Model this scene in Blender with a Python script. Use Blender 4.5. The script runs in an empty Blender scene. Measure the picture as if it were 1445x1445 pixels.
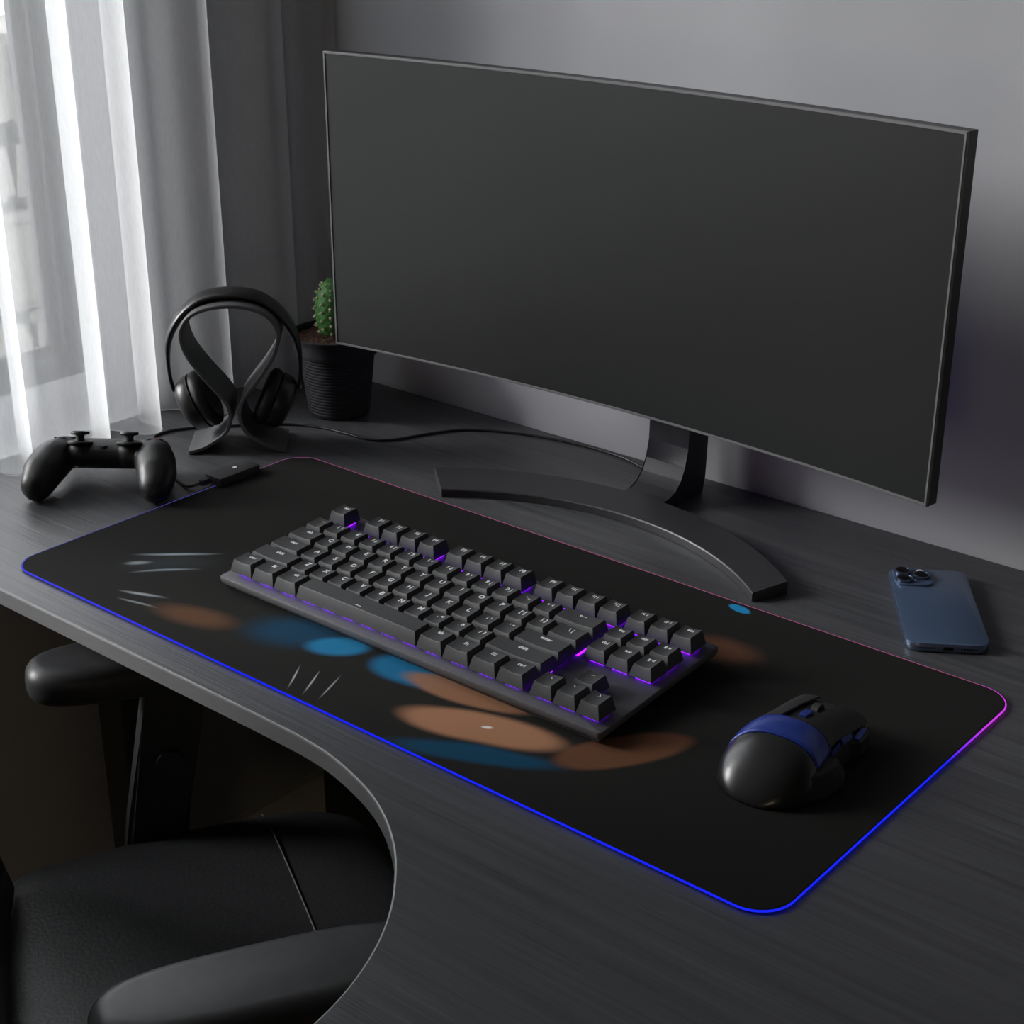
import bpy, bmesh, math, random
from mathutils import Vector, Matrix
random.seed(7)
D = bpy.data
C = bpy.context.scene.collection
PI = math.pi
H = 0.75                                  # desk top above the floor; everything is authored from the desk top and lifted at the end

# ------------------------------------------------------------------ materials
def nodes(name):
    m = D.materials.new(name); m.use_nodes = True
    nt = m.node_tree; nt.nodes.clear()
    out = nt.nodes.new('ShaderNodeOutputMaterial')
    return m, nt, out

def mat(name, col, rough=.5, metal=0., spec=.5, noise=0., nscale=60., bump=0., coat=0., stretch=None, sheen=0.):
    m, nt, out = nodes(name)
    b = nt.nodes.new('ShaderNodeBsdfPrincipled')
    b.inputs['Base Color'].default_value = (*col, 1)
    b.inputs['Roughness'].default_value = rough
    b.inputs['Metallic'].default_value = metal
    b.inputs['Specular IOR Level'].default_value = spec
    b.inputs['Coat Weight'].default_value = coat
    b.inputs['Coat Roughness'].default_value = .2
    b.inputs['Sheen Weight'].default_value = sheen
    nt.links.new(b.outputs[0], out.inputs[0])
    tc = nt.nodes.new('ShaderNodeTexCoord')
    n = nt.nodes.new('ShaderNodeTexNoise'); n.inputs['Scale'].default_value = nscale; n.inputs['Detail'].default_value = 4
    src = tc.outputs['Object']
    if stretch:
        mp = nt.nodes.new('ShaderNodeMapping'); mp.inputs['Scale'].default_value = stretch
        nt.links.new(src, mp.inputs[0]); src = mp.outputs[0]
    nt.links.new(src, n.inputs['Vector'])
    if noise > 0:
        r = nt.nodes.new('ShaderNodeValToRGB')
        r.color_ramp.elements[0].position = .3; r.color_ramp.elements[1].position = .7
        r.color_ramp.elements[0].color = (*[c * (1 - noise) for c in col], 1)
        r.color_ramp.elements[1].color = (*[min(1, c * (1 + noise)) for c in col], 1)
        nt.links.new(n.outputs[0], r.inputs[0]); nt.links.new(r.outputs[0], b.inputs['Base Color'])
    if bump > 0:
        bp = nt.nodes.new('ShaderNodeBump'); bp.inputs['Strength'].default_value = bump; bp.inputs['Distance'].default_value = .001
        nt.links.new(n.outputs[0], bp.inputs['Height']); nt.links.new(bp.outputs[0], b.inputs['Normal'])
    return m

def emit(name, col, strength):
    m, nt, out = nodes(name)
    e = nt.nodes.new('ShaderNodeEmission'); e.inputs[0].default_value = (*col, 1); e.inputs[1].default_value = strength
    nt.links.new(e.outputs[0], out.inputs[0]); return m

def emit_attr(name, attr, strength):
    m, nt, out = nodes(name)
    a = nt.nodes.new('ShaderNodeAttribute'); a.attribute_name = attr
    e = nt.nodes.new('ShaderNodeEmission'); e.inputs[1].default_value = strength
    nt.links.new(a.outputs['Color'], e.inputs[0]); nt.links.new(e.outputs[0], out.inputs[0]); return m

def wood_desk():
    m, nt, out = nodes('charcoal_wood')
    L = nt.links.new; N = nt.nodes.new
    b = N('ShaderNodeBsdfPrincipled'); L(b.outputs[0], out.inputs[0])
    tc = N('ShaderNodeTexCoord')
    mp = N('ShaderNodeMapping'); mp.inputs['Scale'].default_value = (2.2, 60, 60); mp.inputs['Rotation'].default_value = (0, 0, .03)
    L(tc.outputs['Object'], mp.inputs[0])
    n1 = N('ShaderNodeTexNoise'); n1.inputs['Scale'].default_value = 1.6; n1.inputs['Detail'].default_value = 5; n1.inputs['Distortion'].default_value = .35
    L(mp.outputs[0], n1.inputs['Vector'])
    mp2 = N('ShaderNodeMapping'); mp2.inputs['Scale'].default_value = (5, 240, 240)
    L(tc.outputs['Object'], mp2.inputs[0])
    n2 = N('ShaderNodeTexNoise'); n2.inputs['Scale'].default_value = 1.5; n2.inputs['Detail'].default_value = 3
    L(mp2.outputs[0], n2.inputs['Vector'])
    mx = N('ShaderNodeMix'); mx.data_type = 'FLOAT'; mx.inputs[0].default_value = .42
    L(n1.outputs[0], mx.inputs[2]); L(n2.outputs[0], mx.inputs[3])
    r = N('ShaderNodeValToRGB')
    r.color_ramp.elements[0].position = .34; r.color_ramp.elements[1].position = .66
    r.color_ramp.elements[0].color = (.044, .046, .050, 1); r.color_ramp.elements[1].color = (.092, .094, .100, 1)
    L(mx.outputs[0], r.inputs[0]); L(r.outputs[0], b.inputs['Base Color'])
    b.inputs['Roughness'].default_value = .42
    b.inputs['Specular IOR Level'].default_value = .6
    bp = N('ShaderNodeBump'); bp.inputs['Strength'].default_value = .55; bp.inputs['Distance'].default_value = .0012
    L(mx.outputs[0], bp.inputs['Height']); L(bp.outputs[0], b.inputs['Normal'])
    return m

def curtain_mat():
    m, nt, out = nodes('sheer_white_voile')
    L = nt.links.new; N = nt.nodes.new
    d = N('ShaderNodeBsdfDiffuse'); d.inputs[0].default_value = (.80, .81, .82, 1)
    t = N('ShaderNodeBsdfTranslucent'); t.inputs[0].default_value = (.80, .81, .82, 1)
    tr = N('ShaderNodeBsdfTransparent')
    m1 = N('ShaderNodeMixShader'); m1.inputs[0].default_value = .5
    L(d.outputs[0], m1.inputs[1]); L(t.outputs[0], m1.inputs[2])
    m2 = N('ShaderNodeMixShader')
    tc = N('ShaderNodeTexCoord'); mp = N('ShaderNodeMapping'); mp.inputs['Scale'].default_value = (300, 300, 40)
    n = N('ShaderNodeTexNoise'); n.inputs['Scale'].default_value = 2.0
    L(tc.outputs['Object'], mp.inputs[0]); L(mp.outputs[0], n.inputs['Vector'])
    mr = N('ShaderNodeMapRange'); mr.inputs[3].default_value = .42; mr.inputs[4].default_value = .53
    L(n.outputs[0], mr.inputs[0]); L(mr.outputs[0], m2.inputs[0])
    L(tr.outputs[0], m2.inputs[1]); L(m1.outputs[0], m2.inputs[2])
    L(m2.outputs[0], out.inputs[0]); return m

def glass_mat():
    m, nt, out = nodes('window_glass')
    g = nt.nodes.new('ShaderNodeBsdfGlossy'); g.inputs['Roughness'].default_value = .02
    t = nt.nodes.new('ShaderNodeBsdfTransparent')
    f = nt.nodes.new('ShaderNodeFresnel'); f.inputs[0].default_value = 1.3
    x = nt.nodes.new('ShaderNodeMixShader')
    nt.links.new(f.outputs[0], x.inputs[0]); nt.links.new(t.outputs[0], x.inputs[1]); nt.links.new(g.outputs[0], x.inputs[2])
    nt.links.new(x.outputs[0], out.inputs[0]); return m

def pad_print():
    """near-black cloth with a generic abstract print: soft blue, copper and silver brush sweeps"""
    m, nt, out = nodes('printed_cloth')
    L = nt.links.new; N = nt.nodes.new
    b = N('ShaderNodeBsdfPrincipled'); L(b.outputs[0], out.inputs[0])
    b.inputs['Roughness'].default_value = .85; b.inputs['Specular IOR Level'].default_value = .08
    tc = N('ShaderNodeTexCoord')
    wn = N('ShaderNodeTexNoise'); wn.inputs['Scale'].default_value = 9; wn.inputs['Detail'].default_value = 1
    L(tc.outputs['Object'], wn.inputs['Vector'])
    sub = N('ShaderNodeVectorMath'); sub.operation = 'SUBTRACT'; sub.inputs[1].default_value = (.5, .5, .5)
    L(wn.outputs['Color'], sub.inputs[0])
    scl = N('ShaderNodeVectorMath'); scl.operation = 'SCALE'; scl.inputs['Scale'].default_value = .016
    L(sub.outputs[0], scl.inputs[0])
    add = N('ShaderNodeVectorMath'); add.operation = 'ADD'
    L(tc.outputs['Object'], add.inputs[0]); L(scl.outputs[0], add.inputs[1])
    gr = N('ShaderNodeTexNoise'); gr.inputs['Scale'].default_value = 3
    L(tc.outputs['Object'], gr.inputs['Vector'])
    r = N('ShaderNodeValToRGB'); r.color_ramp.elements[0].color = (.0155, .0155, .0155, 1); r.color_ramp.elements[1].color = (.0205, .0195, .0175, 1)
    L(gr.outputs[0], r.inputs[0]); cur = r.outputs[0]
    # centre x, y, half length, half width, angle, soft edge, colour, strength
    S = [(.335, .085, .068, .040, 25, .7, (.010, .050, .10), .9),
         (.385, .088, .036, .020, 35, .45, (.020, .19, .38), .95),
         (.470, .100, .052, .032, 10, .35, (.015, .15, .31), .95),
         (.600, .030, .090, .017, 24, .5, (.008, .065, .13), .95),
         (.235, .045, .062, .024, 18, .7, (.11, .055, .030), .9),
         (.535, .102, .078, .022, 12, .30, (.30, .15, .085), .95),
         (.578, .064, .088, .027, 18, .35, (.42, .21, .12), .95),
         (.585, .068, .0065, .0030, 30, .6, (.85, .85, .80), .9),
         (.690, .112, .068, .026, 56, .25, (.15, .066, .036), .95),
         (.655, .310, .052, .030, 10, .7, (.16, .070, .040), .7),
         (.622, .390, .015, .007, -5, .3, (.02, .26, .55), 1),
         (.125, .105, .065, .030, 42, .9, (.035, .040, .044), .8),
         (.112, .122, .052, .0045, 42, .9, (.34, .40, .44), .8),
         (.134, .090, .040, .0035, 46, .9, (.30, .36, .40), .7),
         (.100, .085, .018, .0060, 42, .9, (.40, .46, .50), .6),
         (.160, .042, .032, .0040, 18, .9, (.40, .44, .46), .7),
         (.172, .026, .030, .0030, 10, .9, (.35, .38, .40), .6),
         (.396, .026, .026, .0013, -60, .8, (.50, .51, .53), .8),
         (.414, .028, .027, .0013, -65, .8, (.50, .51, .53), .8),
         (.432, .031, .028, .0013, -70, .8, (.50, .51, .53), .7)]
    for (x, y, a, c, ang, soft, col, k) in S:
        mp = N('ShaderNodeMapping'); mp.vector_type = 'TEXTURE'
        mp.inputs['Location'].default_value = (x, y, 0); mp.inputs['Rotation'].default_value = (0, 0, math.radians(ang)); mp.inputs['Scale'].default_value = (a, c, 1)
        L(add.outputs[0], mp.inputs[0])
        s2 = N('ShaderNodeSeparateXYZ'); L(mp.outputs[0], s2.inputs[0])
        c2 = N('ShaderNodeCombineXYZ'); L(s2.outputs[0], c2.inputs[0]); L(s2.outputs[1], c2.inputs[1])
        ln = N('ShaderNodeVectorMath'); ln.operation = 'LENGTH'; L(c2.outputs[0], ln.inputs[0])
        mr = N('ShaderNodeMapRange'); mr.interpolation_type = 'SMOOTHSTEP'
        mr.inputs[1].default_value = 1.0; mr.inputs[2].default_value = 1 - soft; mr.inputs[3].default_value = 0; mr.inputs[4].default_value = k
        L(ln.outputs['Value'], mr.inputs[0])
        mx = N('ShaderNodeMix'); mx.data_type = 'RGBA'; mx.inputs[7].default_value = (*col, 1)
        L(mr.outputs[0], mx.inputs[0]); L(cur, mx.inputs[6]); cur = mx.outputs[2]
    L(cur, b.inputs['Base Color'])
    return m

M = dict(
    edge=mat('desk_edge_banding', (.19, .192, .198), .36, noise=.08, nscale=40, stretch=(1, 1, 12)),
    wood=wood_desk(), curtain=curtain_mat(), glass=glass_mat(), pad=pad_print(),
    wall=mat('wall_paint', (.425, .43, .455), .85, noise=.03, nscale=8, bump=.05),
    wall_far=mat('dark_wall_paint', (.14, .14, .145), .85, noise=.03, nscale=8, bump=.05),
    wall_low=mat('baseboard_paint', (.62, .58, .53), .5, noise=.02),
    floor=mat('floor_boards', (.36, .27, .18), .55, noise=.25, nscale=3, stretch=(1, 8, 1), bump=.1),
    ceil=mat('ceiling_paint', (.25, .25, .25), .9, noise=.02),
    winframe=mat('window_frame_paint', (.07, .07, .075), .7, spec=.08, noise=.02),
    sill=mat('sill_paint', (.80, .80, .83), .5, noise=.02),
    rubber=mat('black_rubber', (.012, .012, .013), .55, noise=.2, nscale=300, bump=.1),
    cap=mat('keycap_plastic', (.043, .044, .047), .62, noise=.1, nscale=400, bump=.08),
    case=mat('keyboard_case', (.085, .085, .092), .5, noise=.08, nscale=200),
    legend=mat('legend_print', (.80, .81, .83), .5, noise=.03),
    stand=mat('stand_metal', (.10, .102, .108), .48, .2, noise=.06, nscale=90),
    phones=mat('headphone_plastic', (.014, .014, .015), .38, noise=.1, nscale=120),
    leather=mat('ear_pad_leather', (.008, .008, .008), .6, noise=.2, nscale=200, bump=.3),
    bezel=mat('monitor_bezel', (.16, .16, .165), .45, .2, noise=.04),
    mback=mat('monitor_back', (.018, .018, .019), .45, noise=.08),
    screen=mat('screen_matte', (.015, .017, .015), .33, noise=.03, spec=.6),
    mstand=mat('monitor_stand_metal', (.040, .040, .043), .42, .25, noise=.05),
    ctl=mat('controller_plastic', (.010, .010, .011), .42, noise=.15, nscale=300, bump=.1),
    cable=mat('cable_rubber', (.012, .012, .012), .4, noise=.1),
    box=mat('led_box_plastic', (.045, .045, .048), .5, noise=.1),
    pot=mat('plant_pot_ceramic', (.020, .021, .027), .75, spec=.3, noise=.15, nscale=50),
    soil=mat('potting_soil', (.055, .022, .012), .95, noise=.7, nscale=260, bump=1.0),
    cactus=mat('cactus_skin', (.06, .21, .045), .55, noise=.45, nscale=120, bump=.5),
    spine=mat('cactus_spines', (.75, .68, .48), .7, noise=.2),
    phone=mat('phone_back_glass', (.075, .12, .20), .32, .35, noise=.04, coat=.3),
    phonerim=mat('phone_steel_rim', (.20, .27, .38), .25, .9, noise=.03),
    lens=mat('camera_lens', (.003, .003, .004), .25, spec=.15, noise=.1),
    lensring=mat('lens_ring', (.16, .20, .28), .2, .9, noise=.03),
    flash=mat('flash_lens', (.85, .78, .70), .3, noise=.05),
    mouse=mat('mouse_gloss_plastic', (.014, .014, .015), .30, noise=.1, coat=.2),
    mousematte=mat('mouse_matte_plastic', (.016, .016, .017), .5, noise=.15, nscale=150),
    mousegrip=mat('mouse_grip', (.014, .014, .015), .65, noise=.3, nscale=500, bump=.6),
    mouseblue=mat('mouse_blue', (.010, .035, .26), .35, .2, noise=.05, coat=.2),
    chair=mat('chair_vinyl', (.042, .043, .047), .42, noise=.25, nscale=260, bump=.35),
    chairpl=mat('chair_plastic', (.042, .043, .046), .42, noise=.1, nscale=100),
    seam=mat('chair_piping', (.16, .16, .17), .5, noise=.05),
    stone=mat('garden_stone', (.155, .148, .135), .9, noise=.30, nscale=3.5, bump=.6),
    gravel=mat('garden_gravel', (.13, .125, .115), .95, noise=.35, nscale=12, bump=.8),
    leaf=mat('garden_leaves', (.055, .075, .045), .7, noise=.4, nscale=20),
    fill_shade=emit('fill_lamp_glow', (1.0, .82, .58), 9.0),  # glow of the added fill lamp behind the camera
    led_purple=emit('purple_key_light', (.20, .005, 1.0), 5.5),
    led_back=emit('purple_monitor_light', (.34, .12, 1.0), 1.4),
    led_strip=emit_attr('edge_led', 'led', 1.0),
    red=mat('button_red', (.35, .03, .03), .5, noise=.05), green=mat('button_green', (.02, .20, .16), .5, noise=.05),
)

# ------------------------------------------------------------------ object helpers
def tag(o, label, cat, group=None, kind=None):
    o['label'] = label; o['category'] = cat
    if group: o['group'] = group
    if kind: o['kind'] = kind
    return o

def thing(name, label, cat, loc=(0, 0, 0), rotz=0, group=None):
    o = D.objects.new(name, None); C.objects.link(o); o.empty_display_size = .05
    o.location = loc; o.rotation_euler = (0, 0, rotz)
    return tag(o, label, cat, group)

def obj(name, bm, m, parent=None, smooth=False, label=None):
    me = D.meshes.new(name)
    if isinstance(bm, bmesh.types.BMesh):
        bmesh.ops.recalc_face_normals(bm, faces=bm.faces)
        bm.to_mesh(me); bm.free()
    else: me = bm
    me.materials.clear(); me.materials.append(M[m] if isinstance(m, str) else m)
    if smooth:
        for p in me.polygons: p.use_smooth = True
        if smooth != 'all':
            try: me.set_sharp_from_angle(angle=math.radians(smooth if smooth is not True else 38))
            except Exception: pass
    o = D.objects.new(name, me); C.objects.link(o)
    if parent: o.parent = parent
    if label: o['label'] = label
    return o

def struct(name, bm, m, parent=None, smooth=False):
    o = obj(name, bm, m, parent, smooth)
    if not parent: o['kind'] = 'structure'
    return o

def box(bm, x0, x1, y0, y1, z0, z1):
    v = [bm.verts.new(p) for p in ((x0, y0, z0), (x1, y0, z0), (x1, y1, z0), (x0, y1, z0), (x0, y0, z1), (x1, y0, z1), (x1, y1, z1), (x0, y1, z1))]
    for f in ((3, 2, 1, 0), (4, 5, 6, 7), (0, 1, 5, 4), (1, 2, 6, 5), (2, 3, 7, 6), (3, 0, 4, 7)):
        bm.faces.new([v[i] for i in f])
    return v

def bxs(*boxes):
    bm = bmesh.new()
    for b in boxes: box(bm, *b)
    return bm

def bevelled(bm, w, seg=2):
    bmesh.ops.bevel(bm, geom=list(bm.edges), offset=w, segments=seg, affect='EDGES', profile=.5)
    return bm

def rrect(x0, x1, y0, y1, r, n=6):
    pts = []
    for cx, cy, a0 in ((x1 - r, y1 - r, 0), (x0 + r, y1 - r, 90), (x0 + r, y0 + r, 180), (x1 - r, y0 + r, 270)):
        for i in range(n + 1):
            a = math.radians(a0 + 90 * i / n); pts.append((cx + r * math.cos(a), cy + r * math.sin(a)))
    return pts

def offs(pts, d):
    """move each outline point inwards by d (outline runs counter-clockwise)"""
    n = len(pts); out = []
    for i in range(n):
        p0, p1, p2 = Vector(pts[i - 1]), Vector(pts[i]), Vector(pts[(i + 1) % n])
        a = (p1 - p0).normalized() if (p1 - p0).length > 1e-9 else (p2 - p1).normalized()
        b = (p2 - p1).normalized() if (p2 - p1).length > 1e-9 else a
        t = (a + b); t = t.normalized() if t.length > 1e-9 else a
        nrm = Vector((-t.y, t.x)); k = max(.5, nrm.dot(Vector((-a.y, a.x))))
        out.append(tuple(p1 + nrm * (d / k)))
    return out

def loft_rings(bm, rings, closed=True, cap=(True, True)):
    R = [[bm.verts.new(p) for p in r] for r in rings]
    n = len(R[0])
    for a, b in zip(R, R[1:]):
        for i in range(n if closed else n - 1):
            j = (i + 1) % n
            bm.faces.new((a[i], a[j], b[j], b[i]))
    if closed and cap[0]: bm.faces.new(list(reversed(R[0])))
    if closed and cap[1]: bm.faces.new(R[-1])
    return R

def slab(pts, layers, bm=None):
    """stack of an outline: layers = (z, inset)"""
    bm = bm or bmesh.new()
    rings = [[(x, y, z) for x, y in offs(pts, d)] for z, d in layers]
    loft_rings(bm, rings); return bm

def rounded_layers(z0, z1, r, n=4, rb=None):
    rb = r if rb is None else rb
    L = []
    for i in range(n + 1):
        a = PI / 2 * i / n; L.append((z0 + rb * (1 - math.sin(a)) if False else z0 + rb * (1 - math.cos(a)), rb * (1 - math.sin(a))))
    for i in range(n + 1):
        a = PI / 2 * i / n; L.append((z1 - r * (1 - math.sin(a)), r * (1 - math.cos(a))))
    return L

def lathe(prof, seg=48, bm=None, cx=0, cy=0, cap=True):
    bm = bm or bmesh.new()
    rings = [[(cx + r * math.cos(2 * PI * i / seg), cy + r * math.sin(2 * PI * i / seg), z) for i in range(seg)] for r, z in prof]
    loft_rings(bm, rings, cap=(cap, cap)); return bm

def catmull(P, n=8, closed=False):
    P = [Vector(p) for p in P]; out = []; k = len(P)
    for i in range(k if closed else k - 1):
        p0 = P[i - 1] if (i > 0 or closed) else P[0] * 2 - P[1]
        p1 = P[i]; p2 = P[(i + 1) % k]
        p3 = P[(i + 2) % k] if (i + 2 < k or closed) else P[-1] * 2 - P[-2]
        for s in range(n):
            t = s / n
            out.append(.5 * ((2 * p1) + (p2 - p0) * t + (2 * p0 - 5 * p1 + 4 * p2 - p3) * t * t + (3 * p1 - p0 - 3 * p2 + p3) * t ** 3))
    if not closed: out.append(P[-1])
    return out

def tube(P, r, seg=10, bm=None, closed=False):
    bm = bm or bmesh.new(); rings = []; n = len(P)
    up = Vector((0, 0, 1))
    for i, p in enumerate(P):
        a = P[i - 1] if (i > 0 or closed) else P[i]; b = P[(i + 1) % n] if (i < n - 1 or closed) else P[i]
        t = (b - a).normalized(); s = t.cross(up)
        s = s.normalized() if s.length > 1e-4 else Vector((1, 0, 0)); u = s.cross(t)
        rr = r(i / max(1, n - 1)) if callable(r) else r
        rings.append([p + (s * math.cos(2 * PI * k / seg) + u * math.sin(2 * PI * k / seg)) * rr for k in range(seg)])
    if closed: rings.append(rings[0])
    if closed:
        R = [[bm.verts.new(q) for q in rg] for rg in rings[:-1]]; R.append(R[0])
        for a, b in zip(R, R[1:]):
            for i in range(seg):
                j = (i + 1) % seg; bm.faces.new((a[i], a[j], b[j], b[i]))
    else: loft_rings(bm, rings)
    return bm

def xf(bm, mtx): bmesh.ops.transform(bm, matrix=mtx, verts=bm.verts); return bm
def T(x, y, z): return Matrix.Translation((x, y, z))
def Rm(a, ax): return Matrix.Rotation(math.radians(a), 4, ax)

# ================================================================== ROOM
WX = -.265; WY = .655; RX = 3.1; RY = -3.0; ZF = -.75; ZC = 1.85
NY0, NY1, NZ1 = -.62, .403, 1.62; NX = -.352       # window niche
struct('floor', bxs((WX - .5, RX + .1, RY - .1, WY + .1, ZF - .05, ZF)), 'floor')
struct('ceiling', bxs((WX - .5, RX + .1, RY - .1, WY + .1, ZC, ZC + .05)), 'ceil')
struct('wall_back', bxs((WX - .3, RX, WY, WY + .1, ZF, ZC)), 'wall')
struct('wall_right', bxs((RX, RX + .1, RY, WY, ZF, ZC)), 'wall_far')
struct('wall_front', bxs((WX - .3, RX, RY - .1, RY, ZF, ZC)), 'wall_far')
struct('wall_left', bxs((WX - .14, WX, RY, NY0, ZF, ZC), (WX - .14, WX, NY1, WY, ZF, ZC), (WX - .14, WX, NY0, NY1, ZF, -.006), (WX - .14, WX, NY0, NY1, NZ1, ZC)), 'wall')
struct('baseboard_left', bevelled(bxs((WX, WX + .02, RY, WY - .02, ZF, ZF + .09)), .002), 'wall_low')
struct('baseboard_back', bevelled(bxs((WX, RX, WY - .02, WY, ZF, ZF + .09)), .002), 'wall_low')
# window 1: fixed frame and sashes in the niche, sill in front of it
w = D.objects.new('window_1', None); C.objects.link(w); w['kind'] = 'structure'
obj('window_sill', bevelled(bxs((NX - .02, WX + .002, NY0 + .001, NY1 - .001, -.006, 0)), .001), 'sill', w)
def frame_rect(y0, y1, z0, z1, wd, x0, x1):
    return ((x0, x1, y0, y0 + wd, z0, z1), (x0, x1, y1 - wd, y1, z0, z1), (x0, x1, y0 + wd, y1 - wd, z0, z0 + wd), (x0, x1, y0 + wd, y1 - wd, z1 - wd, z1))
fr = bxs(*frame_rect(NY0 + .001, NY1 - .001, 0.0, NZ1, .022, NX - .05, NX + .006)); obj('window_base_frame', fr, 'sill', w)
fr = bxs(*frame_rect(NY0 + .023, NY1 - .022, .022, NZ1 - .022, .018, NX - .05, NX)); obj('window_outer_frame', fr, 'sill', w)
mid = -.11
obj('window_reveal', bxs((NX + .007, WX - .0005, NY1 - .004, NY1 - .0005, .0005, NZ1 - .001)), 'sill', w)
for y0, y1 in ((NY0 + .041, mid - .012), (mid + .012, NY1 - .040)):
    s = obj('window_sash', bxs(*frame_rect(y0, y1, .040, NZ1 - .04, .028, NX - .052, NX - .004)), 'winframe', w)
    obj('glazing_bead', bxs(*frame_rect(y0 + .0281, y1 - .0281, .0681, NZ1 - .0681, .010, NX - .035, NX - .025)), 'winframe', s)
    g = obj('pane', bxs((NX - .032, NX - .028, y0 + .032, y1 - .032, .072, NZ1 - .072)), 'glass', s)
obj('mullion', bxs((NX - .052, NX + .003, mid - .0118, mid + .0118, .0401, NZ1 - .0401)), 'winframe', w)

# outside the window: pale gravel slope, stone wall and shrubs
bm = bmesh.new()
bmesh.ops.create_grid(bm, x_segments=40, y_segments=60, size=.5)
for v in bm.verts:
    v.co.x = -3.7 + v.co.x * 6; v.co.y = .4 + v.co.y * 12
    v.co.z = -1.0 - .12 * math.sin(v.co.x * 2.1) + .05 * math.sin(v.co.y * 3.3 + v.co.x * 4)
g = obj('garden_ground', bm, 'gravel', smooth='all'); g['kind'] = 'structure'
bm = bmesh.new()
rr = random.Random(3)
z = -1.0
for row in range(5):
    h = rr.uniform(.20, .30); y = -5.5 + rr.uniform(0, .3)
    while y < 6:
        wdt = rr.uniform(.3, .75)
        b2 = bmesh.new(); box(b2, -2.75 + rr.uniform(-.03, .03), -2.35 + rr.uniform(-.04, .05), y, y + wdt - .015, z, z + h - .015)
        bmesh.ops.bevel(b2, geom=list(b2.edges), offset=.03, segments=2, affect='EDGES')
        for v in b2.verts: v.co += Vector((rr.uniform(-.006, .006),) * 3)
        me = D.meshes.new('t'); b2.to_mesh(me); b2.free(); bm.from_mesh(me); D.meshes.remove(me)
        y += wdt
    z += h
tag(obj('garden_wall', bm, 'stone', smooth=True), 'pale rough stone garden wall seen blurred through the window glass', 'wall')

def shrub(x, y, z, s, label):
    bm = bmesh.new()
    for i in range(260):
        a, b = rr.uniform(0, 2 * PI), rr.uniform(-.5, 1.4)
        c = Vector((math.cos(a) * math.cos(b), math.sin(a) * math.cos(b), math.sin(b))) * s * rr.uniform(.55, 1)
        q = Matrix.Rotation(rr.uniform(0, 6.3), 3, 'Z') @ Matrix.Rotation(rr.uniform(0, 3), 3, 'X')
        L = s * .16; pts = [(-L * .0, -L, 0), (L * .45, 0, L * .1), (0, L, 0), (-L * .45, 0, L * .1)]
        bm.faces.new([bm.verts.new(c + q @ Vector(p)) for p in pts])
    t = thing('garden_shrub', label, 'shrub', (x, y, z))
    obj('foliage', bm, 'leaf', t)
    obj('stem', tube([Vector((0, 0, -s)), Vector((0, .01, 0))], .03), 'chairpl', t)
shrub(-2.95, .95, .45, .42, 'green leafy shrub behind the stone garden wall, the nearer to the window edge')
shrub(-3.05, 2.3, .48, .50, 'green leafy shrub behind the stone garden wall, the farther one')

# ================================================================== DESK
DFY = -.0375
curve = [(.415, DFY), (.474, -.039), (.518, -.045), (.568, -.060), (.604, -.078), (.637, -.102), (.663, -.128), (.687, -.158), (.707, -.193), (.722, -.233), (.730, -.273), (.733, -.32), (.733, -.40)]
cp = [(p.x, p.y) for p in catmull([(x, y, 0) for x, y in curve], 8)]
desk_out = [(WX + .0015, WY - .0015), (WX + .0015, DFY)] + [(x, DFY) for x in (-.1, .05, .2, .3, .36)] + cp + [(.733, -.60), (.733, -.85), (1.28, -.85), (1.28, WY - .0015)]
desk = thing('desk', 'charcoal wood-grain desk top with a curved cut-out on its front edge', 'desk')
dt = obj('desktop', slab(desk_out, [(-.0185, .0008), (-.0177, 0), (-.0018, 0), (-.0006, .0005), (0, .0018)]), 'wood', desk)
dt.data.materials.append(M['edge'])
for f in dt.data.polygons:
    if abs(f.normal.z) < .93: f.material_index = 1
for lx, ly in ((-.155, .185), (-.155, .55), (1.18, .55), (1.18, -.80), (.80, -.80)):
    obj('leg', bevelled(bxs((lx, lx + .05, ly, ly + .08, ZF, -.0186)), .004), 'chairpl', desk)

# ================================================================== CURTAIN
hem = [(-.341,.157),(-.27,.14),(-.226,.138),(-.209,.142),(-.196,.153),(-.199,.166),(-.210,.175),(-.223,.177),(-.238,.178),(-.249,.182),(-.251,.190),(-.239,.212),(-.206,.224),(-.184,.240),(-.180,.259),(-.190,.271),(-.203,.274),(-.219,.273),(-.234,.276),(-.242,.284),(-.243,.296),(-.238,.308),(-.217,.315),(-.195,.324),(-.187,.340),(-.198,.353),(-.215,.353),(-.232,.352),(-.248,.357),(-.255,.366),(-.254,.378),(-.248,.393),(-.233,.409),(-.198,.421),(-.176,.439),(-.181,.458),(-.199,.466),(-.221,.477),(-.240,.499),(-.241,.521),(-.207,.534),(-.178,.546),(-.176,.568),(-.197,.584),(-.222,.594),(-.236,.611),(-.230,.628),(-.205,.634),(-.180,.637),(-.1665,.648)]
pre = []
k = 0; y = -1.62
while y < .04:
    for dx, dy in ((-.205, 0), (-.182, .035), (-.20, .050), (-.225, .045), (-.243, .052), (-.243, .075)):
        pre.append((dx, y + dy))
    y += .118
    k += 1
pre = [p for p in pre if p[1] < .125]
full = pre + [(-.235, .128)] + hem[2:]
cv = catmull([(x, yy, 0) for x, yy in full], 7)
bm = bmesh.new()
zs = [.0015, .004, .012, .3, .8, 1.3, 1.70]
loft_rings(bm, [[(p.x, p.y, zz) for p in cv] for zz in zs], closed=False)
cu = thing('curtain', 'sheer white curtain in soft pleats hanging in front of the window', 'curtain')
obj('voile', bm, 'curtain', cu, smooth='all')
obj('stitched_hem', tube([Vector((p.x, p.y, .0022)) for p in cv], .0010, 6), 'curtain', cu, smooth='all')
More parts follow.
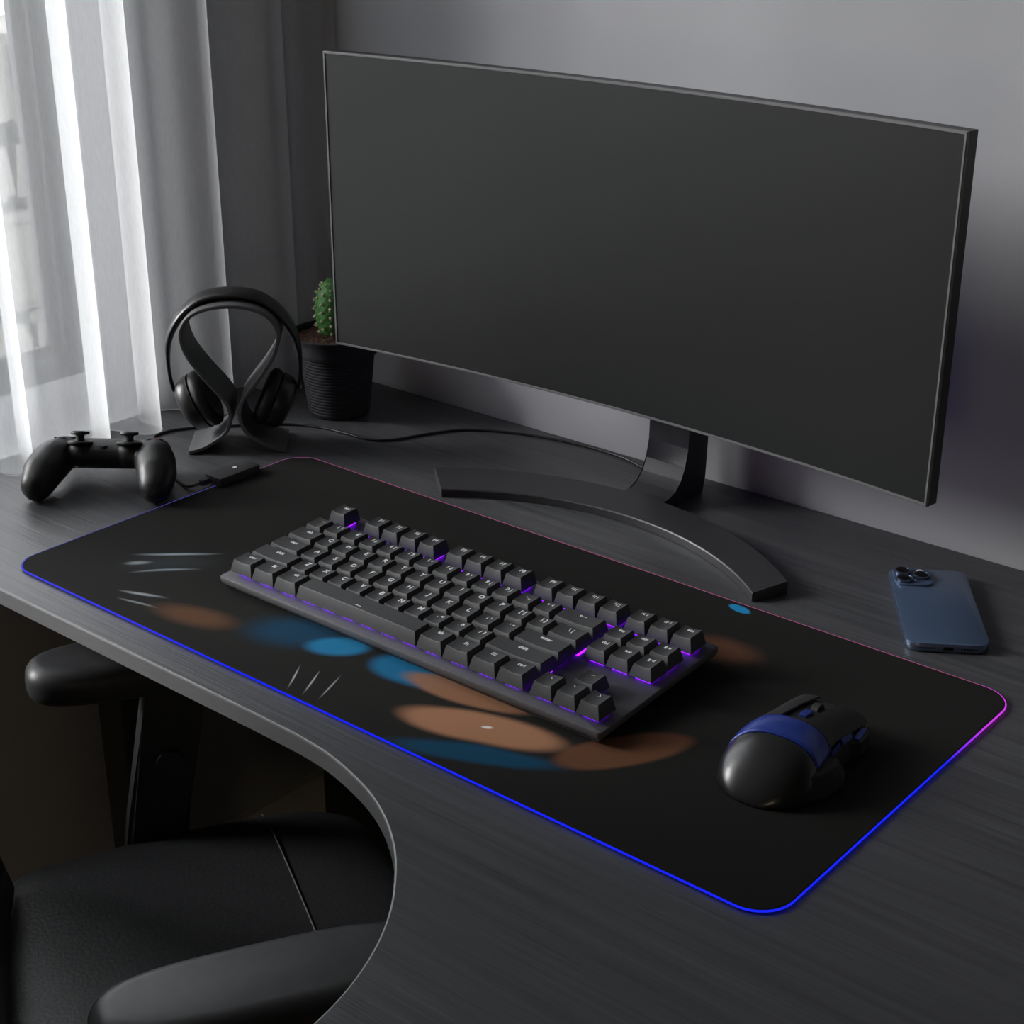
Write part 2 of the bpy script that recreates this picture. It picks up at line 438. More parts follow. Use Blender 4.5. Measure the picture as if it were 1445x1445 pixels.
tag(obj('curtain_rail', bxs((-.24, -.19, -1.70, .65, 1.70, 1.73)), 'sill'), 'white curtain rail above the sheer curtain', 'rail')

# ================================================================== MOUSE PAD
pad_r = .030; PT = .003
po = rrect(0, .900, 0, .4015, pad_r, 10)
pad = thing('desk_mat', 'large black desk mat with abstract blue and copper print and glowing edge', 'desk mat')
obj('mat_surface', slab(po, [(.0002, .001), (.0010, .0004), (PT - .0004, .0004), (PT, .0014)]), 'pad', pad)
lp = [Vector((x, yy, .0019)) for x, yy in rrect(.0, .900, .0, .4015, pad_r, 10)]
# refine straight runs so the light colour can change along the edge
ref = []
for i, p in enumerate(lp):
    q = lp[(i + 1) % len(lp)]; L_ = (q - p).length; n = max(1, int(L_ / .01))
    for s in range(n): ref.append(p.lerp(q, s / n))
bm = tube(ref, .0009, 8, closed=True)
led = obj('edge_light', bm, 'led_strip', pad, smooth='all', label='thin glowing blue to magenta edge light')
me = led.data
att = me.color_attributes.new('led', 'FLOAT_COLOR', 'POINT')
def mixc(a, b, t): t = max(0, min(1, t)); return tuple(a[i] + (b[i] - a[i]) * t for i in range(3))
BLUE = (.010, .020, .95); MAG = (.62, .05, .80); PINK = (.34, .080, .19); LBL = (.06, .06, .34); LMG = (.28, .07, .22)
for i, v in enumerate(me.vertices):
    x, yy, zz = v.co
    if yy < .02: c = mixc((.06, .06, .75), BLUE, x / .35)
    elif yy > .385: c = mixc(PINK, MAG, (x - .86) / .035) if x > .45 else mixc(LMG, PINK, x / .08)
    elif x > .45: c = mixc(BLUE, MAG, (yy - .27) / .075)
    else: c = mixc(LBL, LMG, (yy - .30) / .05)
    att.data[i].color = (*c, 1)
# clamp-on light box on the left edge of the mat
ang = math.radians(3)
bx = obj('light_box', bevelled(bxs((-.0165, .0105, .270, .330, PT + .0002, .0135)), .0015), 'box', pad, smooth=True, label='small grey light control box')
obj('button', lathe([(.0025, .0136), (.0025, .0142)], 16, cx=-.004, cy=.304), 'legend', bx)
obj('plug', bevelled(bxs((-.013, -.006, .258, .2698, .004, .011)), .001), 'box', bx)

# usb cable: from the light box round behind the controller, past the stand to behind the monitor
R0 = .0018
pts = [(-.0095, .2575, .0075), (-.018, .249, .004), (-.035, .252, R0), (-.065, .262, R0), (-.105, .278, R0), (-.145, .296, R0), (-.168, .312, R0), (-.181, .330, R0), (-.182, .350, R0), (-.172, .372, R0), (-.150, .398, R0), (-.120, .432, R0), (-.088, .462, R0), (-.050, .480, R0), (-.012, .486, R0), (.028, .490, R0), (.052, .508, R0), (.068, .545, R0), (.096, .590, R0), (.158, .624, R0), (.234, .641, R0), (.300, .640, R0), (.345, .628, R0), (.385, .630, R0)]
tag(obj('usb_cable', tube(catmull(pts, 8), R0 - .0001, 8), 'cable', smooth='all'), 'thin black cable running behind the headphone stand to the monitor', 'cable')

# ================================================================== KEYBOARD
p_ = .0248
KX, KY, AL = .2138, .1095, .048
kb = thing('keyboard', 'black compact mechanical keyboard with purple light under the keys', 'keyboard', (KX, KY - .009, PT), .0062)
PLZ = .0135        # plate height at the front edge
Tk = T(0, 0, 0) @ Matrix.Rotation(AL, 4, 'X')
def tilt(bm): return xf(bm, Tk)
KW, KD = 18.25 * p_, 6.42 * p_
kout = rrect(-.0065, KW + .0075, 0.000, KD + .018, .0035, 4)
case = obj('case', tilt(slab(kout, [(.0012, .006), (.0055, .0015), (.0085, .0), (PLZ - .0012, 0), (PLZ - .0003, .0004), (PLZ, .0012)])), 'case', kb, smooth=30)
obj('foot', bxs((.03, .06, KD - .005, KD + .006, .0, .0105)), 'rubber', case); obj('foot', bxs((KW - .06, KW - .03, KD - .005, KD + .006, .0, .0105)), 'rubber', case)
obj('foot', bxs((.02, .06, .008, .016, .0, .0026)), 'rubber', case); obj('foot', bxs((KW - .06, KW - .02, .008, .016, .0, .0026)), 'rubber', case)

def keycap_bm(wu, hu=1, hgt=.0135, flat=False):
    wd = wu * p_; bm = bmesh.new(); x0, x1 = .012 * p_ * 1.0 + .0003, wd - .012 * p_ - .0003
    y0, y1 = .0005, p_ - .0005
    g = .0004
    tx0, tx1 = .165 * p_, wd - .165 * p_; ty0, ty1 = .17 * p_, p_ - .10 * p_
    nx, ny = 10, 3; dish = .00135 if not flat else -.0006
    def ring(xa, xb, ya, yb, fz, n=nx, m_=ny):
        r = []
        for i in range(n): r.append((xa + (xb - xa) * i / n, ya, 0))
        for j in range(m_): r.append((xb, ya + (yb - ya) * j / m_, 0))
        for i in range(n): r.append((xb - (xb - xa) * i / n, yb, 0))
        for j in range(m_): r.append((xa, yb - (yb - ya) * j / m_, 0))
        return [(x, y, fz(x, y)) for x, y, _ in r]
    def top(x, y):
        s = (x - tx0) / (tx1 - tx0) * 2 - 1
        return hgt - dish * (1 - min(1, s * s))
    e = .0007
    rings = [ring(x0, x1, y0, y1, lambda x, y: 0), ring(x0 + .0003, x1 - .0003, y0 + .0003, y1 - .0003, lambda x, y: .002),
             ring(tx0 - e, tx1 + e, ty0 - e, ty1 + e, lambda x, y: top(x, y) - .0011),
             ring(tx0 - e * .3, tx1 + e * .3, ty0 - e * .3, ty1 + e * .3, lambda x, y: top(x, y) - .0003)]
    loft_rings(bm, rings, cap=(True, False))
    G = [[bm.verts.new((tx0 + (tx1 - tx0) * i / nx, ty0 + (ty1 - ty0) * j / ny, top(tx0 + (tx1 - tx0) * i / nx, 0))) for i in range(nx + 1)] for j in range(ny + 1)]
    for j in range(ny):
        for i in range(nx): bm.faces.new((G[j][i], G[j][i + 1], G[j + 1][i + 1], G[j + 1][i]))
    bm.verts.ensure_lookup_table()
    last = list(bm.verts)[3 * 2 * (nx + ny):4 * 2 * (nx + ny)]
    edge = [G[0][i] for i in range(nx)] + [G[j][nx] for j in range(ny)] + [G[ny][nx - i] for i in range(nx)] + [G[ny - j][0] for j in range(ny)]
    n = len(edge)
    for i in range(n): bm.faces.new((last[i], last[(i + 1) % n], edge[(i + 1) % n], edge[i]))
    return bm, (tx0, tx1, ty0, ty1)

capcache = {}
def cap_mesh(wu, hgt, flat):
    k = (wu, hgt, flat)
    if k not in capcache:
        bm, tp = keycap_bm(wu, 1, hgt, flat); me = D.meshes.new('keycap')
        bmesh.ops.recalc_face_normals(bm, faces=bm.faces); bm.to_mesh(me); bm.free()
        me.materials.append(M['cap'])
        for q in me.polygons: q.use_smooth = True
        me.set_sharp_from_angle(angle=math.radians(50))
        capcache[k] = (me, tp)
    return capcache[k]

def text_mesh(s, size, bold=.0):
    cu_ = D.curves.new('t', 'FONT'); cu_.body = s; cu_.size = size; cu_.align_x = 'CENTER'; cu_.align_y = 'CENTER'
    cu_.resolution_u = 3; cu_.offset = bold; cu_.extrude = .00008
    o = D.objects.new('t', cu_); C.objects.link(o)
    dg = bpy.context.evaluated_depsgraph_get(); me = D.meshes.new_from_object(o.evaluated_get(dg))
    D.objects.remove(o); D.curves.remove(cu_); me.name = 'legend'; return me

def quads(rects, z0=0, z1=.00016):
    bm = bmesh.new()
    for x0, x1, y0, y1 in rects: box(bm, x0, x1, y0, y1, z0, z1)
    return bm

def legend(s, cap_o, tp, hgt, wu):
    tx0, tx1, ty0, ty1 = tp; cx = (tx0 + tx1) / 2; zt = hgt - (.00135 if s != 'SPACE' else -.0006) + .00012
    if s == 'SPACE': bmx = quads([(cx - .0035, cx + .0035, ty0 + .0028, ty0 + .0035)], .0002, .0004)
    elif s == 'WIN':
        q = .0019; bmx = quads([(cx - q - .0002, cx - .0002, ty1 - .0063, ty1 - .0063 + q), (cx + .0002, cx + q + .0002, ty1 - .0063, ty1 - .0063 + q), (cx - q - .0002, cx - .0002, ty1 - .0059 + q, ty1 - .0059 + 2 * q), (cx + .0002, cx + q + .0002, ty1 - .0059 + q, ty1 - .0059 + 2 * q)])
    elif s == 'MENU':
        bmx = quads([(cx - .002, cx + .002, ty1 - .0060, ty1 - .0056), (cx - .002, cx + .002, ty1 - .0024, ty1 - .0020), (cx - .0024, cx - .002, ty1 - .0060, ty1 - .0020), (cx + .002, cx + .0024, ty1 - .0060, ty1 - .0020), (cx - .0012, cx + .0012, ty1 - .0036, ty1 - .0032), (cx - .0012, cx + .0012, ty1 - .0048, ty1 - .0044)])
    elif s in ('LT', 'RT', 'UP', 'DN', 'BK'):
        bmx = bmesh.new(); y0 = ty1 - .0045
        if s == 'BK':
            box(bmx, cx - .003, cx + .004, y0 - .0003, y0 + .0003, 0, .00016)
            segs = [((-.0035, 0), (-.0015, .0014)), ((-.0035, 0), (-.0015, -.0014))]
        else:
            d = .0020
            segs = {'LT': [((-d / 2, 0), (d / 2, d)), ((-d / 2, 0), (d / 2, -d))], 'RT': [((d / 2, 0), (-d / 2, d)), ((d / 2, 0), (-d / 2, -d))],
                    'UP': [((0, d / 2), (d, -d / 2)), ((0, d / 2), (-d, -d / 2))], 'DN': [((0, -d / 2), (d, d / 2)), ((0, -d / 2), (-d, d / 2))]}[s]
        for a, b in segs:
            a = Vector((cx + a[0], y0 + a[1], .0001)); b = Vector((cx + b[0], y0 + b[1], .0001)); tube([a, b], .00034, 5, bmx)
    else:
        two = ' ' in s and len(s) <= 3
        word = len(s) > 3 or (len(s) >= 3 and not two and not s.startswith('F'))
        size = .0080 if len(s) == 1 else (.0070 if two else (.0056 if word else .0062))
        me = text_mesh(s, size, .00016)
        me.transform(T(cx, ty1 - (.0050 if not word else .0042), zt)); me.materials.append(M['legend'])
        o = D.objects.new('legend', me); C.objects.link(o); o.parent = cap_o; return
    xf(bmx, T(0, 0, zt)); o = obj('legend', bmx, 'legend', cap_o)

def make_key(u, row, wu, s, hgt=.0135, flat=False):
    me, tp = cap_mesh(wu, hgt, flat)
    o = D.objects.new('keycap', me); C.objects.link(o); o.parent = kb
    loc = Vector((u * p_, .009 + row * p_, PLZ + .0036)); o.location = Tk @ loc; o.rotation_euler = (AL, 0, 0)
    legend(s, o, tp, hgt, wu)
    keys.append((u, row, wu))
keys = []
HT = {0: .0128, 1: .0115, 2: .0112, 3: .0118, 4: .0126, 5.42: .0135}
def rowof(row, u, items):
    for it in items:
        if isinstance(it, (int, float)): u += it; continue
        s, wu = it if isinstance(it, tuple) else (it, 1)
        make_key(u, row, wu, s, HT[row], s == 'SPACE'); u += wu
rowof(5.42, 0, ['esc', 1, 'F1', 'F2', 'F3', 'F4', .5, 'F5', 'F6', 'F7', 'F8', .5, 'F9', 'F10', 'F11', 'F12', .25, 'prt sc', 'scr lk', 'pause'])
rowof(4, 0, ['` ~', '1 !', '2 @', '3 #', '4 $', '5 %', '6 ^', '7 &', '8 *', '9 (', '0 )', '- _', '= +', ('BK', 2), .25, 'ins', 'home', 'pg up'])
rowof(3, 0, [('tab', 1.5), 'Q', 'W', 'E', 'R', 'T', 'Y', 'U', 'I', 'O', 'P', '[ {', '] }', ('\\ |', 1.5), .25, 'del', 'end', 'pg dn'])
rowof(2, 0, [('caps', 1.75), 'A', 'S', 'D', 'F', 'G', 'H', 'J', 'K', 'L', '; :', "' \"", ('enter', 2.25)])
rowof(1, 0, [('shift', 2.25), 'Z', 'X', 'C', 'V', 'B', 'N', 'M', ', <', '. >', '/ ?', ('shift', 2.75), 1.25, 'UP'])
rowof(0, 0, [('ctrl', 1.25), ('WIN', 1.25), ('alt', 1.25), ('SPACE', 6.25), ('alt', 1.25), ('fn', 1.25), ('MENU', 1.25), ('ctrl', 1.25), .25, 'LT', 'DN', 'RT'])
bm = bmesh.new()
for u, row, wu in keys:
    n = max(1, int(round(wu)))
    for k in range(n):
        cx = (u + wu * (k + .5) / n) * p_; cy = .009 + (row + .5) * p_
        box(bm, cx - .0078, cx + .0078, cy - .0078, cy + .0078, PLZ + .0002, PLZ + .0012)
obj('key_lights', tilt(bm), 'led_purple', kb, label='purple lights glowing under the keycaps')

# ================================================================== MONITOR
mon = thing('monitor', 'ultrawide curved monitor with dark blank screen on an arc-shaped foot', 'monitor', (.412, .43, 0))
HW, SAG, MZ0, MZ1, MT = .3725, .027, .140, .4690, .016
Rc = (HW * HW + SAG * SAG) / (2 * SAG)
def arc_pt(s, d, z):       # s = -1..1 across, d = depth behind the front face
    a = math.asin(HW / Rc) * s
    return Vector((Rc * math.sin(a) + math.sin(a) * d, SAG - Rc * (1 - math.cos(a)) + d * math.cos(a), z))
def ring_frame(inset, d, n=28, r=.004):
    L = []
    hs = (HW - inset) / HW; z0, z1 = MZ0 + inset, MZ1 - inset
    for i in range(n + 1): L.append(arc_pt(-hs + 2 * hs * i / n, d, z0))
    for j in range(1, 8): L.append(arc_pt(hs, d, z0 + (z1 - z0) * j / 8))
    for i in range(n + 1): L.append(arc_pt(hs - 2 * hs * i / n, d, z1))
    for j in range(1, 8): L.append(arc_pt(-hs, d, z1 - (z1 - z0) * j / 8))
    return L
def grid_surf(bm, d, inset, n=28, m_=8):
    hs = (HW - inset) / HW; z0, z1 = MZ0 + inset, MZ1 - inset
    G = [[bm.verts.new(arc_pt(-hs + 2 * hs * i / n, d, z0 + (z1 - z0) * j / m_)) for i in range(n + 1)] for j in range(m_ + 1)]
    for j in range(m_):
        for i in range(n): bm.faces.new((G[j][i], G[j][i + 1], G[j + 1][i + 1], G[j + 1][i]))
bm = bmesh.new()
loft_rings(bm, [ring_frame(.0006, .0020), ring_frame(0, .0030), ring_frame(0, MT - .001), ring_frame(.001, MT)], cap=(False, False))
grid_surf(bm, MT, .001); bmesh.ops.remove_doubles(bm, verts=bm.verts, dist=1e-5)
cab = obj('housing', bm, 'mback', mon, smooth=30)
bm = bmesh.new()
loft_rings(bm, [ring_frame(.0, .0029), ring_frame(.0002, .0006), ring_frame(.0008, 0), ring_frame(.0026, .0), ring_frame(.0030, .0012)], cap=(False, False))
obj('bezel', bm, 'bezel', mon, smooth=30, label='thin light grey bezel')
bm = bmesh.new(); grid_surf(bm, .0010, .0029); obj('screen', bm, 'screen', mon, smooth='all')
# purple accent light on the back of the housing
bm = bmesh.new()
for i in range(24):
    s0, s1 = -.80 + 1.76 * i / 24, -.80 + 1.76 * (i + 1) / 24
    bm.faces.new([bm.verts.new(arc_pt(s, MT + .0006, z)) for s, z in ((s0, .158), (s1, .158), (s1, .166), (s0, .166))])
obj('accent_light', bm, 'led_back', mon)
# neck: upright blade that sweeps forward into the foot (local y = world y - .43)
prof = [(.100, .0125), (.118, .0135), (.130, .018), (.140, .028), (.147, .042), (.151, .062), (.152, .10), (.152, .30), (.190, .30), (.190, .06), (.188, .02), (.184, .0006), (.110, .0006), (.100, .002)]
bm = bmesh.new()
loft_rings(bm, [[(x, a, z) for a, z in prof] for x in (-.033, .020)])
obj('neck', bevelled(bm, .0007, 1), 'mstand', mon, smooth=30)
obj('mount', bevelled(bxs((-.05, .05, SAG + MT - .0, .1515, .24, .34)), .003), 'mback', mon)
# arc foot
bm = bmesh.new(); Rn, Rf, yc = .317, .365, .172 - .43; am = math.radians(39.9); n = 48
prof = lambda a: [(Rn, .0006), (Rn, .0085), (Rn + .0010, .0098), (Rf - .0012, .0145), (Rf, .0136), (Rf, .0006)]
rings = []
for i in range(n + 1):
    a = -am + 2 * am * i / n
    rings.append([(.007 - .013 * (r - Rn) / (Rf - Rn) + r * math.sin(a), yc + r * math.cos(a), z) for r, z in prof(a)])
loft_rings(bm, rings); obj('arc_foot', bm, 'mstand', mon, smooth=30)

# ================================================================== HEADPHONE STAND + HEADPHONES
SA = math.radians(43.47)
st = thing('headphone_stand', 'dark grey ribbon-shaped headphone stand beside the curtain', 'headphone stand', (-.102, .318, 0), SA)
path = [(-.001, .0026), (.014, .0068), (.0275, .0140), (.040, .0225), (.0478, .0325), (.0508, .0441), (.0498, .0574), (.0430, .0708), (.0214, .0985), (.0055, .1238), (.0002, .1453), (.005, .1616), (.018, .1735), (.037, .1797), (.0565, .1815), (.076, .1797), (.095, .1735), (.108, .1616), (.1128, .1453), (.1075, .1238), (.0916, .0985), (.0700, .0708), (.0632, .0574), (.0622, .0441), (.0655, .0325), (.073, .0225), (.0855, .0140), (.099, .0068), (.114, .0026)]
cp2 = catmull([(a, 0, b) for a, b in path], 6)
rings = []; th = .0022
for i, p in enumerate(cp2):
    a = cp2[max(0, i - 1)]; b = cp2[min(len(cp2) - 1, i + 1)]; t = (b - a).normalized(); nrm = Vector((-t.z, 0, t.x))
    dd = .070
    prof = [(-th, .0008), (-th, dd - .0008), (-th + .0008, dd), (th - .0008, dd), (th, dd - .0008), (th, .0008), (th - .0008, 0), (-th + .0008, 0)]
    rings.append([(p.x + nrm.x * q, d, max(.0004, p.z + nrm.z * q)) for q, d in prof])
bm = bmesh.new(); loft_rings(bm, rings); obj('ribbon', bm, 'stand', st, smooth=40)

hp = thing('headphones', 'black over-ear headphones resting on the ribbon stand', 'headphones', (-.102, .318, 0), SA)
U0 = .0565
bp = [(-.0175, .070), (-.0205, .085), (-.0215, .105), (-.0195, .128), (-.011, .150), (.004, .1700), (.026, .1848), (.0565, .1894), (.087, .1848), (.109, .1700), (.124, .150), (.1325, .128), (.1345, .105), (.1335, .085), (.1305, .070)]
cb = catmull([(a, .035, b) for a, b in bp], 8); rings = []; nb = len(cb)
for i, p in enumerate(cb):
    a = cb[max(0, i - 1)]; b = cb[min(nb - 1, i + 1)]; t = (b - a).normalized(); nrm = Vector((-t.z, 0, t.x))
    s = 1 - abs(2 * i / (nb - 1) - 1); k = min(1, max(0, (s - .22) / .45)); k = k * k * (3 - 2 * k)
    hw = .0060 + .0125 * k; ht = .0022 + .0030 * k
    rings.append([p + nrm * (ht * math.sin(2 * PI * q / 16)) + Vector((0, hw * math.cos(2 * PI * q / 16), 0)) for q in range(16)])
bm = bmesh.new(); loft_rings(bm, rings); obj('headband', bm, 'phones', hp, smooth='all')
for sgn in (-1, 1):
    cen = Vector((U0 + sgn * .0285, .035, .0640))        # pad face centre
    ax = Vector((-sgn * math.cos(math.radians(25)), 0, math.sin(math.radians(25))))  # towards the head
    rot = Vector((0, 0, 1)).rotation_difference(ax).to_matrix().to_4x4()
    Tm = Matrix.Translation(cen) @ rot
    sh = [(.0002, -.0395), (.012, -.0392), (.024, -.0375), (.0305, -.0335), (.0335, -.028), (.0345, -.0215), (.0340, -.0185), (.0325, -.0178), (.0002, -.0178)]
    cup = obj('ear_cup', xf(lathe(sh, 44), Tm), 'phones', hp, smooth=35)
    pd = [(.0002, -.0176), (.030, -.0176), (.0345, -.0150), (.0360, -.0100), (.0345, -.0045), (.029, -.0012), (.022, -.0022), (.019, -.006), (.0002, -.008)]
    obj('ear_pad', xf(lathe(pd, 44), Tm), 'leather', cup, smooth='all')
    rg = [(.0318, -.0181), (.0349, -.0181), (.0349, -.0177), (.0318, -.0177)]
    obj('trim_ring', xf(lathe(rg, 44), Tm), 'stand', cup)

# ================================================================== CACTUS
PCX, PCY = -.0765, .5420
pl = thing('potted_cactus', 'small green cactus in a ridged dark pot half behind the monitor', 'potted plant', (PCX, PCY, 0))
prof = [(.0005, .0005), (.036, .0005), (.0385, .002)]
z = .004; i = 0
while z < .082:
    r = .0385 + (z / .082) * .0090; prof += [(r, z), (r + .0006, z + .0012), (r + .0006, z + .0022), (r, z + .0034)]; z += .0041
prof += [(.0480, .0800), (.0525, .0812), (.0533, .084), (.0538, .087), (.0535, .0885), (.0545, .091), (.0542, .0925), (.0553, .095), (.0550, .0965), (.0562, .099), (.0563, .1020), (.0578, .1040), (.0578, .1060), (.0562, .1066), (.0540, .1055), (.0520, .098), (.0510, .090), (.0005, .088)]
obj('pot', lathe(prof, 64), 'pot', pl, smooth=50)
bm = bmesh.new(); bmesh.ops.create_circle(bm, cap_ends=True, segments=48, radius=.0502)
bmesh.ops.subdivide_edges(bm, edges=bm.edges, cuts=1)
rings = []
bm.free(); bm = bmesh.new(); rr = random.Random(5)
for k in range(15):
    rad = .0001 + .0498 * k / 14
    rings.append([(rad * math.cos(2 * PI * q / 60), rad * math.sin(2 * PI * q / 60), .1000 + .004 * (1 - (k / 14) ** 2) + rr.uniform(-.0009, .0009)) for q in range(60)])
rings.append([(.0498 * math.cos(2 * PI * q / 60), .0498 * math.sin(2 * PI * q / 60), .0895) for q in range(60)])
loft_rings(bm, rings); obj('soil', bm, 'soil', pl)
bm = bmesh.new(); seg = 52; rings = []; CZ = .101; sp = []
CH = .071; ccx, ccy = -.006, .004
for k in range(27):
    t = k / 26; z = CZ + CH * t
    prof_r = .0235 * math.sqrt(max(0, 1 - ((t - .45) / .56) ** 2)) if t > .45 else .0235 * (1 - .22 * ((.45 - t) / .45) ** 2)
    ring = []
    for q in range(seg):
        a = 2 * PI * q / seg; rb = 1 + .045 * math.cos(13 * a) * math.cos(t * 13 * PI) * (1 if t < .97 else .3)
        ring.append((ccx + prof_r * rb * math.cos(a), ccy + prof_r * rb * math.sin(a), z))
    rings.append(ring)
    if 0 < k < 26 and k % 2 == 0:   # one row of spine cushions
        for q in range(13):
            if (q + k // 2) % 2 == 0:
                a = 2 * PI * q / 13; r = prof_r * 1.07; sp.append((Vector((ccx + r * math.cos(a), ccy + r * math.sin(a), z)), Vector((math.cos(a), math.sin(a), .25)).normalized()))
loft_rings(bm, rings); ca = obj('cactus', bm, 'cactus', pl, smooth='all')
bm = bmesh.new()
for c, d in sp:
    bmesh.ops.create_icosphere(bm, subdivisions=1, radius=.0019, matrix=Matrix.Translation(c))
    for k in range(5):
        e = (d + Vector((rr.uniform(-.9, .9), rr.uniform(-.9, .9), rr.uniform(-.9, .9))) * .8).normalized()
        tube([c, c + e * .0045], lambda s: .00035 * (1.1 - s), 4, bm)
so = obj('spines', bm, 'spine', ca); so['kind'] = 'stuff'

# ================================================================== GAME CONTROLLER
gc = thing('game_controller', 'black twin-stick game controller standing on its grips by the curtain', 'game controller', (-.0760, .1680, 0), math.radians(37.5))
bm = bmesh.new()
def blob(c, r, sc=(1, 1, 1), rx=0):
    mt = Matrix.Translation(c) @ Rm(rx, 'X') @ Matrix.Diagonal((*[s * r for s in sc], 1))
    bmesh.ops.create_icosphere(bm, subdivisions=3, radius=1, matrix=mt)
def chain(P, n=14):
    for i in range(n + 1):
        t = i / n * (len(P) - 1); k = min(len(P) - 2, int(t)); f = t - k
        a, b = P[k], P[k + 1]
        blob(Vector(a[:3]).lerp(Vector(b[:3]), f), a[3] + (b[3] - a[3]) * f, (a[4] + (b[4] - a[4]) * f, 1, 1) if len(a) > 4 else (1, 1, 1))
def pm(s, q): return (s * q[0],) + q[1:]
for s in (-1, 1):
    chain([pm(s, (.050, .048, .0350, .0185)), pm(s, (.0580, .030, .0330, .0230)), pm(s, (.0640, .010, .0265, .0225)), pm(s, (.0665, -.008, .0180, .0185)), pm(s, (.0665, -.013, .0150, .0145))], 22)
    chain([pm(s, (.050, .046, .0345, .0200)), pm(s, (.049, .070, .0270, .0180))], 6)
    chain([pm(s, (.0280, .040, .0375, .0170, 1)), pm(s, (.0280, .048, .0350, .0170, 1))], 2)
for x in [i * .007 for i in range(-6, 7)]:
    blob((x, .054, .0320), .0185, (1, 1.6, .95), -20)
me = D.meshes.new('b'); bm.to_mesh(me); bm.free()
body = D.objects.new('body', me); C.objects.link(body)
md = body.modifiers.new('r', 'REMESH'); md.mode = 'VOXEL'; md.voxel_size = .0017; md.use_smooth_shade = True
md = body.modifiers.new('s', 'SMOOTH'); md.iterations = 9; md.factor = .6
dg = bpy.context.evaluated_depsgraph_get(); me2 = D.meshes.new_from_object(body.evaluated_get(dg)); D.objects.remove(body)
zmin = min(v.co.z for v in me2.vertices); me2.transform(T(0, 0, .0004 - zmin))
me2.name = 'body'
body = obj('body', me2, 'ctl', gc, smooth='all')
TL = Rm(-18, 'X')
for s in (-1, 1):
    b0 = T(s * .0280, .038, .0505) @ TL
    obj('stick_socket', xf(lathe([(.0002, 0), (.0145, 0), (.0145, .0018), (.0128, .0030), (.0002, .0026)], 32), b0), 'ctl', gc, smooth=40)
    stk = obj('thumbstick', xf(lathe([(.0002, .002), (.0052, .002), (.0046, .0075), (.0052, .0095), (.0098, .0103), (.0106, .0118), (.0100, .0135), (.0085, .0138), (.0070, .0128), (.0002, .0126)], 32), b0), 'rubber', gc, smooth=40)
# direction pad on the left, four face buttons on the right
dp = T(-.0500, .053, .0484) @ TL
obj('direction_pad', xf(bxs((-.0115, .0115, -.0038, .0038, 0, .0035), (-.0038, .0038, -.0115, -.00385, 0, .0035), (-.0038, .0038, .00385, .0115, 0, .0035)), dp), 'rubber', gc)
fb = T(.0500, .053, .0484) @ TL
for dx, dy, mm in ((0, -.0085, 'green'), (.0085, 0, 'red'), (0, .0085, 'green'), (-.0085, 0, 'rubber')):
    o = obj('face_button', xf(lathe([(.0002, 0), (.0038, 0), (.0038, .0028), (.0030, .0034), (.0002, .0034)], 20, cx=dx, cy=dy), fb), 'rubber', gc, smooth=40)
    if mm != 'rubber': obj('button_mark', xf(lathe([(.0018, .0035), (.0022, .0035), (.0022, .0038), (.0018, .0038)], 16, cx=dx, cy=dy), fb), mm, o)
obj('home_button', xf(lathe([(.0002, 0), (.0042, 0), (.0042, .0022), (.0002, .0026)], 24), T(0, .0330, .0475) @ TL), 'rubber', gc, smooth=40)
obj('touch_pad', xf(bevelled(bxs((-.021, .021, .0, .022, 0, .0016)), .0005), T(0, .048, .0460) @ Rm(-20, 'X')), 'mback', gc)

# ================================================================== PHONE
phw, phl, pht = .0765, .1610, .0088
ph = thing('smartphone', 'blue smartphone lying face down beside the desk mat', 'smartphone', (.7710, .5080, .0003), math.radians(34))
po2 = rrect(-phw / 2, phw / 2, -phl / 2, phl / 2, .0125, 8)
obj('rim', slab(po2, [(0, .0012), (.0006, .0003), (.0012, 0), (pht - .0016, 0), (pht - .0008, .0003)]), 'phonerim', ph, smooth=30)
obj('back_panel', slab(po2, [(pht - .0008, .0006), (pht - .0003, .0007), (pht, .0014)]), 'phone', ph, smooth=30)
bx0, by1 = -phw / 2 + .0035, phl / 2 - .0035; B = .0375
bump = obj('camera_bump', slab(rrect(bx0, bx0 + B, by1 - B, by1, .0095, 6), [(pht - .0002, 0), (pht + .0014, 0), (pht + .0020, .0006)]), 'phone', ph, smooth=30)
for cx, cy in ((.0100, -.0100), (.0100, -.0275), (.0270, -.0188)):
    ln = obj('lens', lathe([(.0002, pht + .0018), (.0082, pht + .0018), (.0082, pht + .0042), (.0076, pht + .0046), (.0066, pht + .0046), (.0062, pht + .0040), (.0002, pht + .0040)], 32, cx=bx0 + cx, cy=by1 + cy), 'lensring', bump, smooth=30)
    obj('lens_glass', lathe([(.0002, pht + .0041), (.0064, pht + .0041), (.0064, pht + .0044), (.0002, pht + .0046)], 32, cx=bx0 + cx, cy=by1 + cy), 'lens', bump)
obj('flash', lathe([(.0002, pht + .0019), (.0034, pht + .0019), (.0032, pht + .0024), (.0002, pht + .0025)], 24, cx=bx0 + .0270, cy=by1 - .0065), 'flash', bump)
obj('charging_port', bxs((-.0045, .0045, -phl / 2 - .00015, -phl / 2 + .0008, .0030, .0058)), 'lens', ph)
bm = bmesh.new()
for s_ in (-1, 1):
    bm = bmesh.new()
    for k in range(6):
        xx = s_ * (.012 + .0026 * k); xf2 = Matrix.Translation((xx, -phl / 2 + .0001, .0044)) @ Rm(90, 'X')
        bmesh.ops.create_cone(bm, cap_ends=True, segments=10, radius1=.0008, radius2=.0008, depth=.0006, matrix=xf2)
    obj('speaker_grille', bm, 'lens', ph)

